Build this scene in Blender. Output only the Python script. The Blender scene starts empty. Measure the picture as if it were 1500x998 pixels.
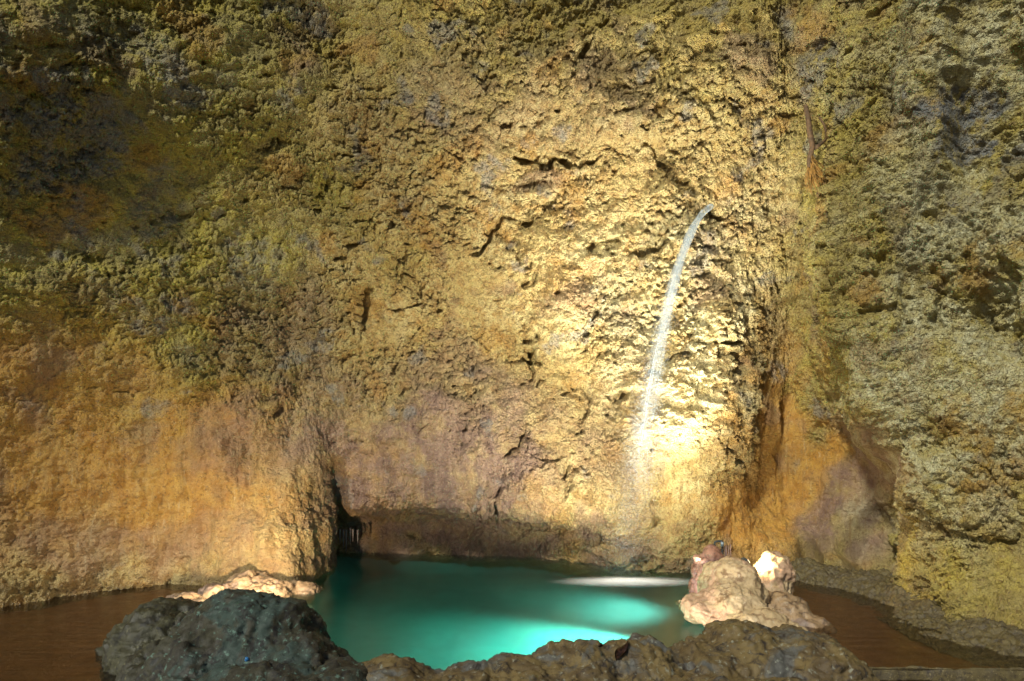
import bpy, bmesh, math, random, time
import numpy as np
from mathutils import Vector, Matrix

T0 = time.time()
random.seed(7)
sc = bpy.context.scene
C = sc.collection

# ------------------------------------------------------------------ camera
CAM_H, FPX = 1.9, 1000.0          # eye height above the pool, focal length in photo pixels
cam_d = bpy.data.cameras.new('camera')
cam = bpy.data.objects.new('camera', cam_d)
C.objects.link(cam)
cam.location = (0, 0, CAM_H)
cam.rotation_euler = (math.radians(90), 0, 0)
cam_d.sensor_width = 36
cam_d.lens = 24
cam_d.shift_y = 101 / 1500
cam_d.clip_start = 0.05
cam_d.clip_end = 300
sc.camera = cam

# ------------------------------------------------------------------ sky, added soft sun standing in for unseen cave light, exposure
SUN_EL, SUN_AZ = 38, -38           # azimuth measured from straight behind the camera towards its right
w = bpy.data.worlds.new('World')
sc.world = w
w.use_nodes = True
wn = w.node_tree.nodes
bg = wn['Background']
sky = wn.new('ShaderNodeTexSky')
sky.sky_type = 'NISHITA'
sky.sun_disc = False
sky.sun_elevation = math.radians(SUN_EL)
sky.sun_rotation = math.radians(180 - SUN_AZ)
w.node_tree.links.new(sky.outputs[0], bg.inputs[0])
bg.inputs[1].default_value = 0.085

sun_d = bpy.data.lights.new('fill_sun', 'SUN')
sun = bpy.data.objects.new('fill_sun', sun_d)
C.objects.link(sun)
sun_d.energy = 3.6
sun_d.angle = math.radians(6)
sun_d.color = (1.0, 0.98, 0.82)
az = math.radians(SUN_AZ)
el = math.radians(SUN_EL)
to_sun = Vector((math.sin(az) * math.cos(el), -math.cos(az) * math.cos(el), math.sin(el)))
sun.rotation_euler = to_sun.to_track_quat('Z', 'Y').to_euler()
sun.location = to_sun * 30

sc.view_settings.view_transform = 'Standard'
sc.view_settings.look = 'None'
sc.view_settings.exposure = 0.28
sc.view_settings.gamma = 1.0
sc.view_settings.use_curve_mapping = False
sc.render.engine = 'CYCLES'
sc.cycles.max_bounces = 8
sc.cycles.diffuse_bounces = 3
sc.cycles.transparent_max_bounces = 24
sc.cycles.sample_clamp_indirect = 4.0
sc.cycles.use_denoising = True

# ------------------------------------------------------------------ helpers
def at(px, py, Y):
    return Vector(((px - 750) * Y / FPX, Y, CAM_H + (600 - py) * Y / FPX))

def tag(o, label=None, cat=None, group=None, kind=None):
    if label: o['label'] = label
    if cat: o['category'] = cat
    if group: o['group'] = group
    if kind: o['kind'] = kind
    return o

def empty(name, loc):
    o = bpy.data.objects.new(name, None)
    o.location = loc
    C.objects.link(o)
    return o

def link_mesh(name, me, mat=None, parent=None, smooth=True):
    o = bpy.data.objects.new(name, me)
    C.objects.link(o)
    if mat: me.materials.append(mat)
    if parent:
        o.parent = parent
        o.matrix_parent_inverse = Matrix.Translation(-parent.location)
    if smooth:
        me.polygons.foreach_set('use_smooth', np.ones(len(me.polygons), dtype=bool))
    return o

def set_origin(o, p):
    """move the object's origin to p without moving the shape"""
    p = Vector(p)
    o.data.transform(Matrix.Translation(-p))
    o.location = p

def grid_mesh(name, P):
    """P: (rows, cols, 3) array -> mesh"""
    R, K = P.shape[:2]
    idx = np.arange(R * K).reshape(R, K)
    q = np.stack([idx[:-1, :-1], idx[:-1, 1:], idx[1:, 1:], idx[1:, :-1]], -1).reshape(-1, 4)
    me = bpy.data.meshes.new(name)
    me.vertices.add(R * K)
    me.vertices.foreach_set('co', P.reshape(-1).astype(np.float32))
    n = len(q)
    me.loops.add(n * 4)
    me.loops.foreach_set('vertex_index', q.reshape(-1).astype(np.int32))
    me.polygons.add(n)
    me.polygons.foreach_set('loop_start', np.arange(0, n * 4, 4, dtype=np.int32))
    me.update(calc_edges=True)
    me.validate()
    return me

def set_attr(me, name, arr):
    a = me.attributes.new(name, 'FLOAT_COLOR', 'POINT')
    rgba = np.ones((len(me.vertices), 4), np.float32)
    rgba[:, :arr.shape[1]] = arr
    a.data.foreach_set('color', rgba.reshape(-1))

# ---- noise on numpy arrays
_rng = np.random.RandomState(11)
_perm = np.tile(_rng.permutation(256).astype(np.int32), 3)
_g = _rng.normal(size=(256, 3)).astype(np.float32)
_g /= np.linalg.norm(_g, axis=1, keepdims=True)
_jit = _rng.rand(256, 3).astype(np.float32)

def _hash(i, j, k):
    return _perm[_perm[_perm[i & 255] + (j & 255)] + (k & 255)]

def perlin(p, scale=1.0, seed=0.0):
    q = (p.astype(np.float32) * np.float32(scale)) + np.float32(seed * 17.31)
    i = np.floor(q).astype(np.int32)
    f = q - i
    u = f * f * f * (f * (f * 6 - 15) + 10)
    out = 0
    for a in (0, 1):
        wx = u[:, 0] if a else 1 - u[:, 0]
        for b in (0, 1):
            wy = u[:, 1] if b else 1 - u[:, 1]
            for c in (0, 1):
                wz = u[:, 2] if c else 1 - u[:, 2]
                g = _g[_hash(i[:, 0] + a, i[:, 1] + b, i[:, 2] + c)]
                d = g[:, 0] * (f[:, 0] - a) + g[:, 1] * (f[:, 1] - b) + g[:, 2] * (f[:, 2] - c)
                out = out + wx * wy * wz * d
    return out * 1.5

def fbm(p, scale, octv=4, seed=0.0, gain=0.5):
    s, a, out = scale, 1.0, 0
    for k in range(octv):
        out = out + a * perlin(p, s, seed + k)
        s *= 2.03; a *= gain
    return out

def turb(p, scale, octv=3, seed=0.0, gain=0.5):
    s, a, out = scale, 1.0, 0
    for k in range(octv):
        out = out + a * np.abs(perlin(p, s, seed + k))
        s *= 2.03; a *= gain
    return out

def worley(p, scale, seed=0.0):
    """distance to the nearest cell point, and that cell's random value"""
    q = p.astype(np.float32) * np.float32(scale) + np.float32(seed * 9.7)
    i = np.floor(q).astype(np.int32)
    f1 = np.full(len(p), 9.0, np.float32); cid = np.zeros(len(p), np.int32)
    for a in (-1, 0, 1):
        for b in (-1, 0, 1):
            for c in (-1, 0, 1):
                n = i + np.array([a, b, c], np.int32)
                hs = _hash(n[:, 0], n[:, 1], n[:, 2])
                d = n + _jit[hs] - q
                d = np.einsum('ij,ij->i', d, d)
                k = d < f1
                f1[k] = d[k]; cid[k] = hs[k]
    return np.sqrt(f1), _jit[(cid * 7 + 3) & 255, 1]

def sstep(a, b, x):
    t = np.clip((x - a) / (b - a), 0, 1)
    return t * t * (3 - 2 * t)

# ------------------------------------------------------------------ materials
def new_mat(name):
    m = bpy.data.materials.new(name)
    m.use_nodes = True
    nt = m.node_tree
    return m, nt, nt.nodes['Principled BSDF']

class N:
    """tiny node helper"""
    def __init__(s, nt): s.nt = nt
    def node(s, t, **kw):
        n = s.nt.nodes.new(t)
        for k, v in kw.items(): setattr(n, k, v)
        return n
    def link(s, a, b): s.nt.links.new(a, b)
    def coord(s, scale=(1, 1, 1), rot=(0, 0, 0)):
        g = s.node('ShaderNodeNewGeometry')
        m = s.node('ShaderNodeMapping')
        m.inputs['Scale'].default_value = scale
        m.inputs['Rotation'].default_value = rot
        s.link(g.outputs['Position'], m.inputs['Vector'])
        return m.outputs[0]
    def noise(s, vec, scale, detail=4, rough=0.55, dist=0.0):
        n = s.node('ShaderNodeTexNoise')
        n.inputs['Scale'].default_value = scale
        n.inputs['Detail'].default_value = detail
        n.inputs['Roughness'].default_value = rough
        n.inputs['Distortion'].default_value = dist
        s.link(vec, n.inputs['Vector'])
        return n.outputs[0]
    def ramp(s, fac, a, b, ca=0.0, cb=1.0):
        r = s.node('ShaderNodeMapRange')
        r.interpolation_type = 'SMOOTHSTEP'
        r.inputs['From Min'].default_value = a
        r.inputs['From Max'].default_value = b
        r.inputs['To Min'].default_value = ca
        r.inputs['To Max'].default_value = cb
        s.link(fac, r.inputs['Value'])
        return r.outputs[0]
    def mix(s, fac, a, b, mode='MIX'):
        n = s.node('ShaderNodeMix', data_type='RGBA', blend_type=mode)
        for sock, v in ((n.inputs[0], fac), (n.inputs[6], a), (n.inputs[7], b)):
            if isinstance(v, bpy.types.NodeSocket): s.link(v, sock)
            elif isinstance(v, (int, float)): sock.default_value = v
            else: sock.default_value = (*v, 1)
        return n.outputs[2]
    def math(s, op, a, b=0.0):
        n = s.node('ShaderNodeMath', operation=op)
        for sock, v in ((n.inputs[0], a), (n.inputs[1], b)):
            if isinstance(v, bpy.types.NodeSocket): s.link(v, sock)
            else: sock.default_value = v
        return n.outputs[0]
    def bump(s, h, dist, strength=1.0, prev=None):
        b = s.node('ShaderNodeBump')
        b.inputs['Distance'].default_value = dist
        b.inputs['Strength'].default_value = strength
        s.link(h, b.inputs['Height'])
        if prev is not None: s.link(prev, b.inputs['Normal'])
        return b.outputs[0]

def cave_wall_material():
    m, nt, P = new_mat('limestone_wall')
    n = N(nt)
    v = n.coord()
    vs = n.coord((1, 1, 0.22))
    at_ = n.node('ShaderNodeAttribute', attribute_name='mineral_shade')
    sep = n.node('ShaderNodeSeparateColor')
    n.link(at_.outputs['Color'], sep.inputs[0])
    orange, mauve, grey = sep.outputs
    olive = at_.outputs['Alpha']
    col = n.mix(n.ramp(n.noise(v, 1.4, 5), 0.38, 0.62), (0.44, 0.325, 0.115), (0.50, 0.39, 0.165))
    col = n.mix(n.ramp(n.noise(v, 9, 6, 0.65), 0.42, 0.62), col, (0.34, 0.215, 0.065))
    col = n.mix(olive, col, n.mix(n.ramp(n.noise(v, 3.3, 5, 0.6), 0.36, 0.62), (0.38, 0.31, 0.045), (0.26, 0.215, 0.055)))
    # iron staining, smooth mauve calcite, grey and pale crust, with painted shade and light
    o = n.math('MULTIPLY', orange, n.ramp(n.noise(vs, 4, 5, 0.6), 0.28, 0.56, 0.6, 1.0))
    col = n.mix(o, col, n.mix(n.ramp(n.noise(v, 7, 4), 0.35, 0.65), (0.32, 0.145, 0.018), (0.40, 0.215, 0.035)))
    mv = n.math('MULTIPLY', mauve, n.ramp(n.noise(v, 3, 5, 0.6), 0.33, 0.56, 0.5, 1.0))
    col = n.mix(mv, col, n.mix(n.ramp(n.noise(vs, 8, 4), 0.35, 0.65), (0.145, 0.088, 0.068), (0.24, 0.155, 0.11)))
    gm = n.math('MULTIPLY', grey, n.ramp(n.noise(v, 8, 6, 0.7), 0.36, 0.56, 0.1, 1.0))
    col = n.mix(gm, col, n.mix(n.ramp(n.noise(v, 6, 4), 0.35, 0.65), (0.13, 0.14, 0.145), (0.21, 0.21, 0.195)))
    cr = n.node('ShaderNodeAttribute', attribute_name='crust')
    sc2 = n.node('ShaderNodeSeparateColor'); n.link(cr.outputs['Color'], sc2.inputs[0])
    pl = n.math('MULTIPLY', sc2.outputs[0], n.ramp(n.noise(v, 2.6, 5, 0.65), 0.40, 0.58, 0.05, 0.85))
    pl = n.math('MULTIPLY', pl, n.ramp(grey, 0.3, 0.8, 1.0, 0.1))
    col = n.mix(pl, col, n.mix(n.ramp(n.noise(v, 12, 4), 0.4, 0.6), (0.52, 0.50, 0.31), (0.43, 0.385, 0.19)))
    # specks of pale and dark crust
    col = n.mix(n.ramp(n.noise(v, 34, 3, 0.6), 0.58, 0.74, 0, 0.45), col, (0.54, 0.42, 0.22))
    col = n.mix(n.ramp(n.noise(v, 21, 4, 0.7), 0.54, 0.68, 0, 0.75), col, (0.13, 0.075, 0.03))
    col = n.mix(n.ramp(n.noise(v, 75, 3, 0.6), 0.5, 0.68, 0, 0.45), col, (0.15, 0.09, 0.04))
    sm = n.math('SUBTRACT', 1.0, sc2.outputs[1])
    vt = n.coord((5, 5, 0.45))
    col = n.mix(n.math('MULTIPLY', sm, n.ramp(n.noise(vt, 3, 5, 0.65), 0.52, 0.68, 0, 0.6)), col, (0.20, 0.115, 0.035))
    col = n.mix(n.math('MULTIPLY', sm, n.ramp(n.noise(vt, 4.3, 5, 0.65), 0.60, 0.72, 0, 0.6)), col, (0.46, 0.37, 0.22))
    wetc = n.math('MULTIPLY', sc2.outputs[2], n.ramp(n.noise(v, 5, 4), 0.3, 0.55, 0.4, 1.0))
    col = n.mix(n.math('MULTIPLY', wetc, 0.45), col, (0.12, 0.08, 0.045))
    n.link(col, P.inputs['Base Color'])
    rr = n.ramp(n.noise(v, 5, 3), 0.3, 0.7, 0.55, 0.85)
    n.link(n.math('SUBTRACT', rr, n.math('MULTIPLY', wetc, 0.42)), P.inputs['Roughness'])
    P.inputs['Specular IOR Level'].default_value = 0.35
    b = n.bump(n.noise(v, 42, 6, 0.7), 0.04, 1.0)
    vo = n.node('ShaderNodeTexVoronoi'); vo.inputs['Scale'].default_value = 48
    n.link(n.mix(0.05, v, n.noise(v, 20, 2), 'ADD'), vo.inputs['Vector'])
    vm = n.math('MULTIPLY', n.math('SUBTRACT', 0.7, vo.outputs['Distance']), sc2.outputs[1])
    b = n.bump(vm, 0.022, 1.0, b)
    n.link(b, P.inputs['Normal'])
    return m

def rock_material(name, a, b, c, d, speck=(0.3, 0.32, 0.28), speck_amt=0.5, scale=1.0, rough=0.55, warp=(1, 1, 1), rot=(0, 0, 0)):
    m, nt, P = new_mat(name)
    n = N(nt)
    v = n.coord(warp, rot)
    col = n.mix(n.ramp(n.noise(v, 4.5 * scale, 5, 0.6, 0.6), 0.36, 0.62), a, b)
    col = n.mix(n.ramp(n.noise(v, 2.1 * scale, 6, 0.62, 1.0), 0.50, 0.60), col, c)
    col = n.mix(n.ramp(n.noise(v, 11 * scale, 5, 0.7, 0.8), 0.50, 0.66), col, d)
    col = n.mix(n.ramp(n.noise(v, 26 * scale, 3, 0.6), 0.58, 0.70, 0, speck_amt), col, speck)
    n.link(col, P.inputs['Base Color'])
    n.link(n.ramp(n.noise(v, 8, 3), 0.3, 0.7, rough - 0.12, rough + 0.2), P.inputs['Roughness'])
    P.inputs['Specular IOR Level'].default_value = 0.45
    b1 = n.bump(n.noise(v, 45 * scale, 5, 0.65), 0.012, 0.7)
    n.link(b1, P.inputs['Normal'])
    return m

def plain_material(name, col, rough=0.5, metal=0.0, var=0.3):
    m, nt, P = new_mat(name)
    n = N(nt)
    c2 = tuple(x * (1 - var) for x in col)
    n.link(n.mix(n.ramp(n.noise(n.coord(), 30, 4), 0.35, 0.65), col, c2), P.inputs['Base Color'])
    P.inputs['Roughness'].default_value = rough
    P.inputs['Metallic'].default_value = metal
    return m

M_wall = cave_wall_material()
M_near = rock_material('wet_dark_rock_teal_light', (0.015, 0.012, 0.006), (0.024, 0.022, 0.010), (0.020, 0.034, 0.027), (0.004, 0.003, 0.002),  # teal patches and specks paint the cool light falling on the boulder
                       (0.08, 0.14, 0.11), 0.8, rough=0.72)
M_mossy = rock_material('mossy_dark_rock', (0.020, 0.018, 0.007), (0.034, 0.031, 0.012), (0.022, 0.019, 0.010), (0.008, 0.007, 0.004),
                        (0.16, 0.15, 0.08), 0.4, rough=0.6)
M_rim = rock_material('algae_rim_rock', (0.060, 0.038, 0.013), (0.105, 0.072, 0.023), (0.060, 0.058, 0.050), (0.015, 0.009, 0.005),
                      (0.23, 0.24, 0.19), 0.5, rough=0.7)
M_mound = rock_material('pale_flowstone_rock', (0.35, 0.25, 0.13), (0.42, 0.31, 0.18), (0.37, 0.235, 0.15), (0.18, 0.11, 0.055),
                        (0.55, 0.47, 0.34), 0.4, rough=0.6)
M_red = rock_material('reddish_rock', (0.22, 0.10, 0.06), (0.28, 0.15, 0.10), (0.18, 0.09, 0.075), (0.08, 0.035, 0.022),
                      (0.45, 0.32, 0.25), 0.4, scale=2, rough=0.6)
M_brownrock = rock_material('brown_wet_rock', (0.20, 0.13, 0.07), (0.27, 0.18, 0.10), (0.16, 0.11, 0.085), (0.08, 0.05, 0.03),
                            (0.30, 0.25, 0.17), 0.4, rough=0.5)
M_gravel = rock_material('wet_gravel', (0.055, 0.040, 0.014), (0.085, 0.064, 0.022), (0.065, 0.05, 0.025), (0.025, 0.017, 0.01),
                         (0.24, 0.19, 0.09), 0.5, scale=2.4, rough=0.55)
M_bed = rock_material('stream_bed_mud', (0.16, 0.072, 0.018), (0.18, 0.085, 0.023), (0.15, 0.066, 0.018), (0.12, 0.052, 0.015),
                      (0.16, 0.10, 0.045), 0.15, rough=0.6)

def stream_material():
    m, nt, P = new_mat('shallow_stream_water')
    n = N(nt)
    v = n.coord((0.35, 3.0, 1))
    nt.nodes.remove(P)
    out = nt.nodes['Material Output']
    t = n.node('ShaderNodeBsdfTransparent'); t.inputs[0].default_value = (0.96, 0.89, 0.78, 1)
    g = n.node('ShaderNodeBsdfGlossy'); g.inputs['Roughness'].default_value = 0.10
    b = n.bump(n.noise(v, 5, 6, 0.65), 0.03, 0.35)
    n.link(b, g.inputs['Normal'])
    f = n.node('ShaderNodeFresnel'); f.inputs[0].default_value = 1.33
    n.link(b, f.inputs['Normal'])
    mx = n.node('ShaderNodeMixShader')
    n.link(f.outputs[0], mx.inputs[0]); n.link(t.outputs[0], mx.inputs[1]); n.link(g.outputs[0], mx.inputs[2])
    n.link(mx.outputs[0], out.inputs[0])
    return m

def pool_material():
    m, nt, P = new_mat('teal_pool_water')
    n = N(nt)
    nt.nodes.remove(P)
    out = nt.nodes['Material Output']
    b = n.bump(n.noise(n.coord((0.5, 2.2, 1)), 2.2, 3, 0.5), 0.02, 0.07)
    gl = n.node('ShaderNodeBsdfGlass')
    gl.inputs['IOR'].default_value = 1.33
    gl.inputs['Roughness'].default_value = 0.20
    gl.inputs['Color'].default_value = (1, 1, 1, 1)
    n.link(b, gl.inputs['Normal'])
    va = n.node('ShaderNodeVolumeAbsorption')
    va.inputs['Color'].default_value = (0.12, 0.64, 0.60, 1)
    va.inputs['Density'].default_value = 2.0
    n.link(gl.outputs[0], out.inputs['Surface'])
    n.link(va.outputs[0], out.inputs['Volume'])
    return m
M_stream = stream_material()
M_pool = pool_material()

# ------------------------------------------------------------------ the cave wall
# plan of the wall at a set of heights: for each column (photo bearing, distance)
LEV = [
 # z,   columns 2..23
 (-0.7, [(-150,6.1),(0,6.6),(130,7.1),(250,7.5),(350,7.35),(428,7.2),(482,8.1),(482,9.0),(560,9.0),(700,8.9),(800,8.75),(890,8.3),(960,8.1),(1010,8.0),(1070,8.0),(1170,7.8),(1240,7.5),(1310,7.15),(1340,6.6),(1410,5.9),(1500,5.5),(1700,4.5)]),
 (0.0,  [(-150,6.2),(0,6.65),(130,7.15),(250,7.5),(350,7.35),(430,7.3),(486,8.2),(484,9.0),(560,9.0),(700,8.9),(800,8.75),(890,8.35),(960,8.15),(1010,8.05),(1070,8.05),(1170,7.9),(1240,7.6),(1310,7.25),(1345,6.6),(1410,6.0),(1500,5.6),(1700,4.6)]),
 (0.44, [(-150,6.35),(0,6.75),(130,7.15),(250,7.5),(350,7.5),(425,7.5),(484,8.2),(486,9.0),(560,9.05),(700,8.95),(800,8.8),(890,8.3),(960,8.1),(1010,8.0),(1065,8.1),(1150,8.45),(1240,7.95),(1315,7.35),(1345,6.6),(1410,6.1),(1500,5.75),(1700,4.7)]),
 (0.76, [(-150,6.4),(0,6.8),(130,7.15),(250,7.5),(350,7.6),(425,7.7),(478,8.2),(492,8.55),(560,8.15),(700,8.08),(800,8.0),(890,8.0),(960,8.05),(1010,8.0),(1060,8.1),(1140,8.7),(1240,8.1),(1320,7.5),(1345,6.55),(1410,6.1),(1500,5.8),(1700,4.7)]),
 (1.5,  [(-150,6.4),(0,6.75),(130,7.1),(250,7.45),(350,7.7),(420,7.9),(465,8.08),(495,8.15),(560,8.15),(700,8.2),(800,8.15),(890,8.1),(960,8.0),(1010,7.95),(1060,8.05),(1140,8.85),(1235,8.25),(1300,7.4),(1322,6.6),(1410,6.15),(1500,5.8),(1700,4.7)]),
 (2.8,  [(-150,6.3),(0,6.7),(130,7.1),(250,7.5),(350,7.8),(410,7.95),(445,8.05),(480,8.12),(560,8.2),(700,8.3),(800,8.3),(890,8.25),(960,8.2),(1010,8.15),(1070,8.15),(1150,8.75),(1200,8.3),(1222,7.4),(1215,6.8),(1350,6.4),(1500,5.9),(1700,4.8)]),
 (4.2,  [(-150,6.2),(0,6.6),(130,7.05),(250,7.45),(350,7.75),(410,7.9),(445,7.98),(480,8.05),(560,8.15),(700,8.25),(800,8.25),(890,8.2),(960,8.15),(1010,8.1),(1075,8.1),(1150,8.15),(1190,8.0),(1215,7.5),(1230,7.0),(1350,6.5),(1500,6.0),(1700,4.9)]),
 (5.6,  [(-150,6.0),(0,6.35),(130,6.8),(250,7.2),(350,7.45),(410,7.6),(445,7.68),(480,7.74),(560,7.85),(700,7.95),(800,7.95),(890,7.9),(960,7.85),(1010,7.8),(1075,7.8),(1150,7.8),(1190,7.6),(1225,7.3),(1250,6.9),(1350,6.5),(1500,6.0),(1700,4.9)]),
]
plan = []
ZL = []
for z, cols in LEV:
    row = [(-7.6, 4.2), (-6.6, 5.4)] + [((px - 750) * Y / FPX, Y) for px, Y in cols] + [(5.2, 3.6), (6.2, 2.6)]
    plan.append(np.array(row)); ZL.append(z)
for z, k in ((6.9, 0.975), (8.0, 0.93), (8.8, 0.87)):
    c = np.array([0, 1.5])
    plan.append(c + k * (plan[len(LEV) - 1] - c)); ZL.append(z)
plan = np.array(plan)                                   # levels x columns x 2
CP = np.concatenate([plan, np.repeat(np.array(ZL)[:, None, None], plan.shape[1], 1)], -1)

def catmull(P, ts, axis):
    P = np.moveaxis(P, axis, 0)
    n = len(P)
    i = np.clip(np.floor(ts).astype(int), 0, n - 2)
    f = (ts - i)[:, None, None]
    g = lambda k: P[np.clip(k, 0, n - 1)]
    p0, p1, p2, p3 = g(i - 1), g(i), g(i + 1), g(i + 2)
    m1, m2 = 0.40 * (p2 - p0), 0.40 * (p3 - p1)
    r = (2*f**3 - 3*f**2 + 1) * p1 + (f**3 - 2*f**2 + f) * m1 + (-2*f**3 + 3*f**2) * p2 + (f**3 - f**2) * m2
    return np.moveaxis(r, 0, axis)

STEP = 0.0108
ts = []
ncol = CP.shape[1]
for c in range(ncol - 1):
    L = np.linalg.norm(CP[1:8, c + 1] - CP[1:8, c], axis=1).max()
    st = STEP if 3 <= c <= 21 else (0.03 if c in (2, 22) else 0.08)
    if c in (8, 18, 19): st *= 1.2
    k = max(2, int(L / st))
    ts.append(c + np.arange(k) / k)
ts = np.concatenate(ts + [[ncol - 1.0]])
tr = []
for r in range(len(ZL) - 1):
    L = np.linalg.norm(CP[r + 1] - CP[r], axis=1)[6:20].mean()
    st = 0.03 if r == 0 else (STEP if r <= 7 else 0.05)
    k = max(2, int(L / st))
    tr.append(r + np.arange(k) / k)
tr = np.concatenate(tr + [[len(ZL) - 1.0]])
S = catmull(catmull(CP, tr, 0), ts, 1)                  # rows x cols x 3
RW, KW = S.shape[:2]

def grid_normals(S):
    du = np.gradient(S, axis=1); dv = np.gradient(S, axis=0)
    nn = np.cross(du, dv)
    nn /= np.maximum(np.linalg.norm(nn, axis=-1, keepdims=True), 1e-9)
    return nn
nrm = grid_normals(S)
inward = np.array([0, 2.0, 3.0]) - S
inward[..., 2] *= 0.3
if np.mean(np.sum(inward * nrm, -1)) < 0: nrm = -nrm
P0 = S.reshape(-1, 3).astype(np.float32)
Nn = nrm.reshape(-1, 3)
X, Y, Z = P0[:, 0], P0[:, 1], P0[:, 2]
U = np.tile(ts, RW)                                     # column coordinate of each vertex
PX = 750 + FPX * X / np.maximum(Y, 1.0)                 # bearing, only used to place minerals and features along the wall
PY = 600 - FPX * (Z - CAM_H) / np.maximum(Y, 1.0)

# broad noise is computed on every 4th vertex and interpolated
_ri = np.unique(np.r_[np.arange(0, RW, 4), RW - 1]); _ci = np.unique(np.r_[np.arange(0, KW, 4), KW - 1])
PL = S[np.ix_(_ri, _ci)].reshape(-1, 3).astype(np.float32)
def _up(i, n):
    x = np.arange(n); k = np.clip(np.searchsorted(i, x, 'right') - 1, 0, len(i) - 2)
    return k, ((x - i[k]) / (i[k + 1] - i[k])).astype(np.float32)
_rk, _rf = _up(_ri, RW); _ck, _cf = _up(_ci, KW)
def lo(v):
    v = np.asarray(v, np.float32).reshape(len(_ri), len(_ci))
    v = v[_rk] * (1 - _rf[:, None]) + v[_rk + 1] * _rf[:, None]
    v = v[:, _ck] * (1 - _cf) + v[:, _ck + 1] * _cf
    return v.reshape(-1)

def blob(cx, cy, rx, ry, soft=0.5, warp=None):
    d = np.sqrt(((PX - cx + (0 if warp is None else warp[0])) / rx) ** 2 + ((PY - cy + (0 if warp is None else warp[1])) / ry) ** 2)
    return 1 - sstep(1 - soft, 1 + soft, d)
w1, w2 = lo(fbm(PL, 1.3, 4, 3.1)) * 70, lo(fbm(PL, 1.3, 4, 8.4)) * 70
W = (w1, w2)

smooth = np.maximum.reduce([
    blob(210, 730, 280, 140, 0.75, W), blob(380, 790, 130, 80, 0.6, W), blob(1130, 690, 70, 150, 0.3, W),
    blob(1260, 740, 85, 130, 0.3, W), blob(600, 680, 170, 90, 0.5, W) * 0.55, blob(680, 790, 230, 40, 0.4, W) * 0.6,
    blob(990, 750, 90, 70, 0.4, W) * 0.6, blob(60, 560, 160, 120, 0.5, W) * 0.6, blob(200, 380, 170, 110, 0.5, W) * 0.4,
    blob(1440, 850, 90, 60, 0.4, W) * 0.7])
smooth *= 0.85
crust = 1 - smooth
rough_var = 0.6 + 0.8 * sstep(-0.4, 0.5, lo(fbm(PL, 1.1, 2, 44.0)))
rough_var *= 1 + 0.35 * sstep(1190, 1260, PX)
h = 0.17 * lo(fbm(PL, 0.55, 3, 1.0)) * (0.55 + 0.45 * crust)
h += 0.10 * lo(turb(PL, 1.7, 3, 5.0)) * (1 - 0.5 * smooth)
# broken blocks, then ever finer crust
wx, wy, wz = lo(perlin(PL, 5, 31)), lo(perlin(PL, 5, 32)), lo(perlin(PL, 5, 33))
pw = P0 + 0.06 * np.stack([wx, wy, wz], -1) + 0.018 * np.stack([lo(perlin(PL, 14, 34)), lo(perlin(PL, 14, 35)), lo(perlin(PL, 14, 36))], -1)
f1, c1 = worley(pw * np.array([1, 1, 1.25], np.float32), 5.5, 1.0)
g1, c2 = worley(pw, 15.0, 4.0)
e1, c3 = worley(pw, 34.0, 7.0)
h += crust * rough_var * (0.036 * (c1 - 0.5) - 0.032 * f1)
h += crust * rough_var * (0.034 * (c2 - 0.5) - 0.034 * g1)
h += (0.35 + 0.65 * crust) * rough_var * (0.020 * (c3 - 0.5) - 0.020 * e1)
h += crust * rough_var * 0.040 * lo(turb(PL, 7, 2, 12.0, 0.6))
h += 0.010 * perlin(P0, 26, 51.0) * (0.3 + 0.7 * crust)
# short ledges along the bedding
bedp = (PL @ np.array([[1, 0, 0.0], [0, 1, 0], [0.25, 0, 2.3]], np.float32).T + 0.1 * np.stack([perlin(PL, 2, 61), perlin(PL, 2, 62), perlin(PL, 2, 63)], -1)).astype(np.float32)
h += crust * 0.085 * lo(turb(bedp, 2.6, 4, 65.0, 0.55)) * sstep(-0.5, 0.3, lo(fbm(PL, 0.8, 2, 67.0)))
# pits, in swarms
pit = lo(fbm(PL, 5.0, 3, 71.0, 0.65))
h -= crust * 0.06 * sstep(0.52, 0.72, pit) * sstep(-0.25, 0.2, lo(fbm(PL, 1.2, 2, 73.0)))
# draperies: vertical flutes on the smooth stone
fl = PL * np.array([1, 1, 0.12]) + 0.05 * np.stack([perlin(PL, 1.5, 81)] * 3, -1)
h += smooth * (0.10 * lo(turb(fl, 3.2, 3, 90.0, 0.55)) + 0.010 * lo(fbm(PL, 9, 3, 95.0, 0.6)) - 0.030 * f1 * c1 - 0.014 * g1 + 0.06 * lo(fbm(PL * np.array([1, 1, 0.5], np.float32), 2.4, 3, 97.0)))

QX = PX + 12 * wx + 9 * lo(perlin(PL, 12, 103))
QY = PY + 12 * wy + 9 * lo(perlin(PL, 12, 104))
DN = 0.15 + 1.0 * sstep(-0.35, 0.35, wz)
def seg_feature(pts, width, depth):
    """a crack or hole that runs along pts, sunk by depth"""
    a0 = np.array(pts, float)
    sel = np.nonzero((QX > a0[:, 0].min() - width) & (QX < a0[:, 0].max() + width) & (QY > a0[:, 1].min() - width) & (QY < a0[:, 1].max() + width))[0]
    qx, qy = QX[sel], QY[sel]
    d = np.full(len(sel), 1e9)
    for (ax, ay), (bx, by) in zip(pts[:-1], pts[1:]):
        vx, vy = bx - ax, by - ay
        t = np.clip(((qx - ax) * vx + (qy - ay) * vy) / (vx * vx + vy * vy + 1e-9), 0, 1)
        d = np.minimum(d, np.hypot(qx - ax - t * vx, qy - ay - t * vy))
    h[sel] -= depth * sstep(width, width * 0.35, d) * DN[sel]
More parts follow.
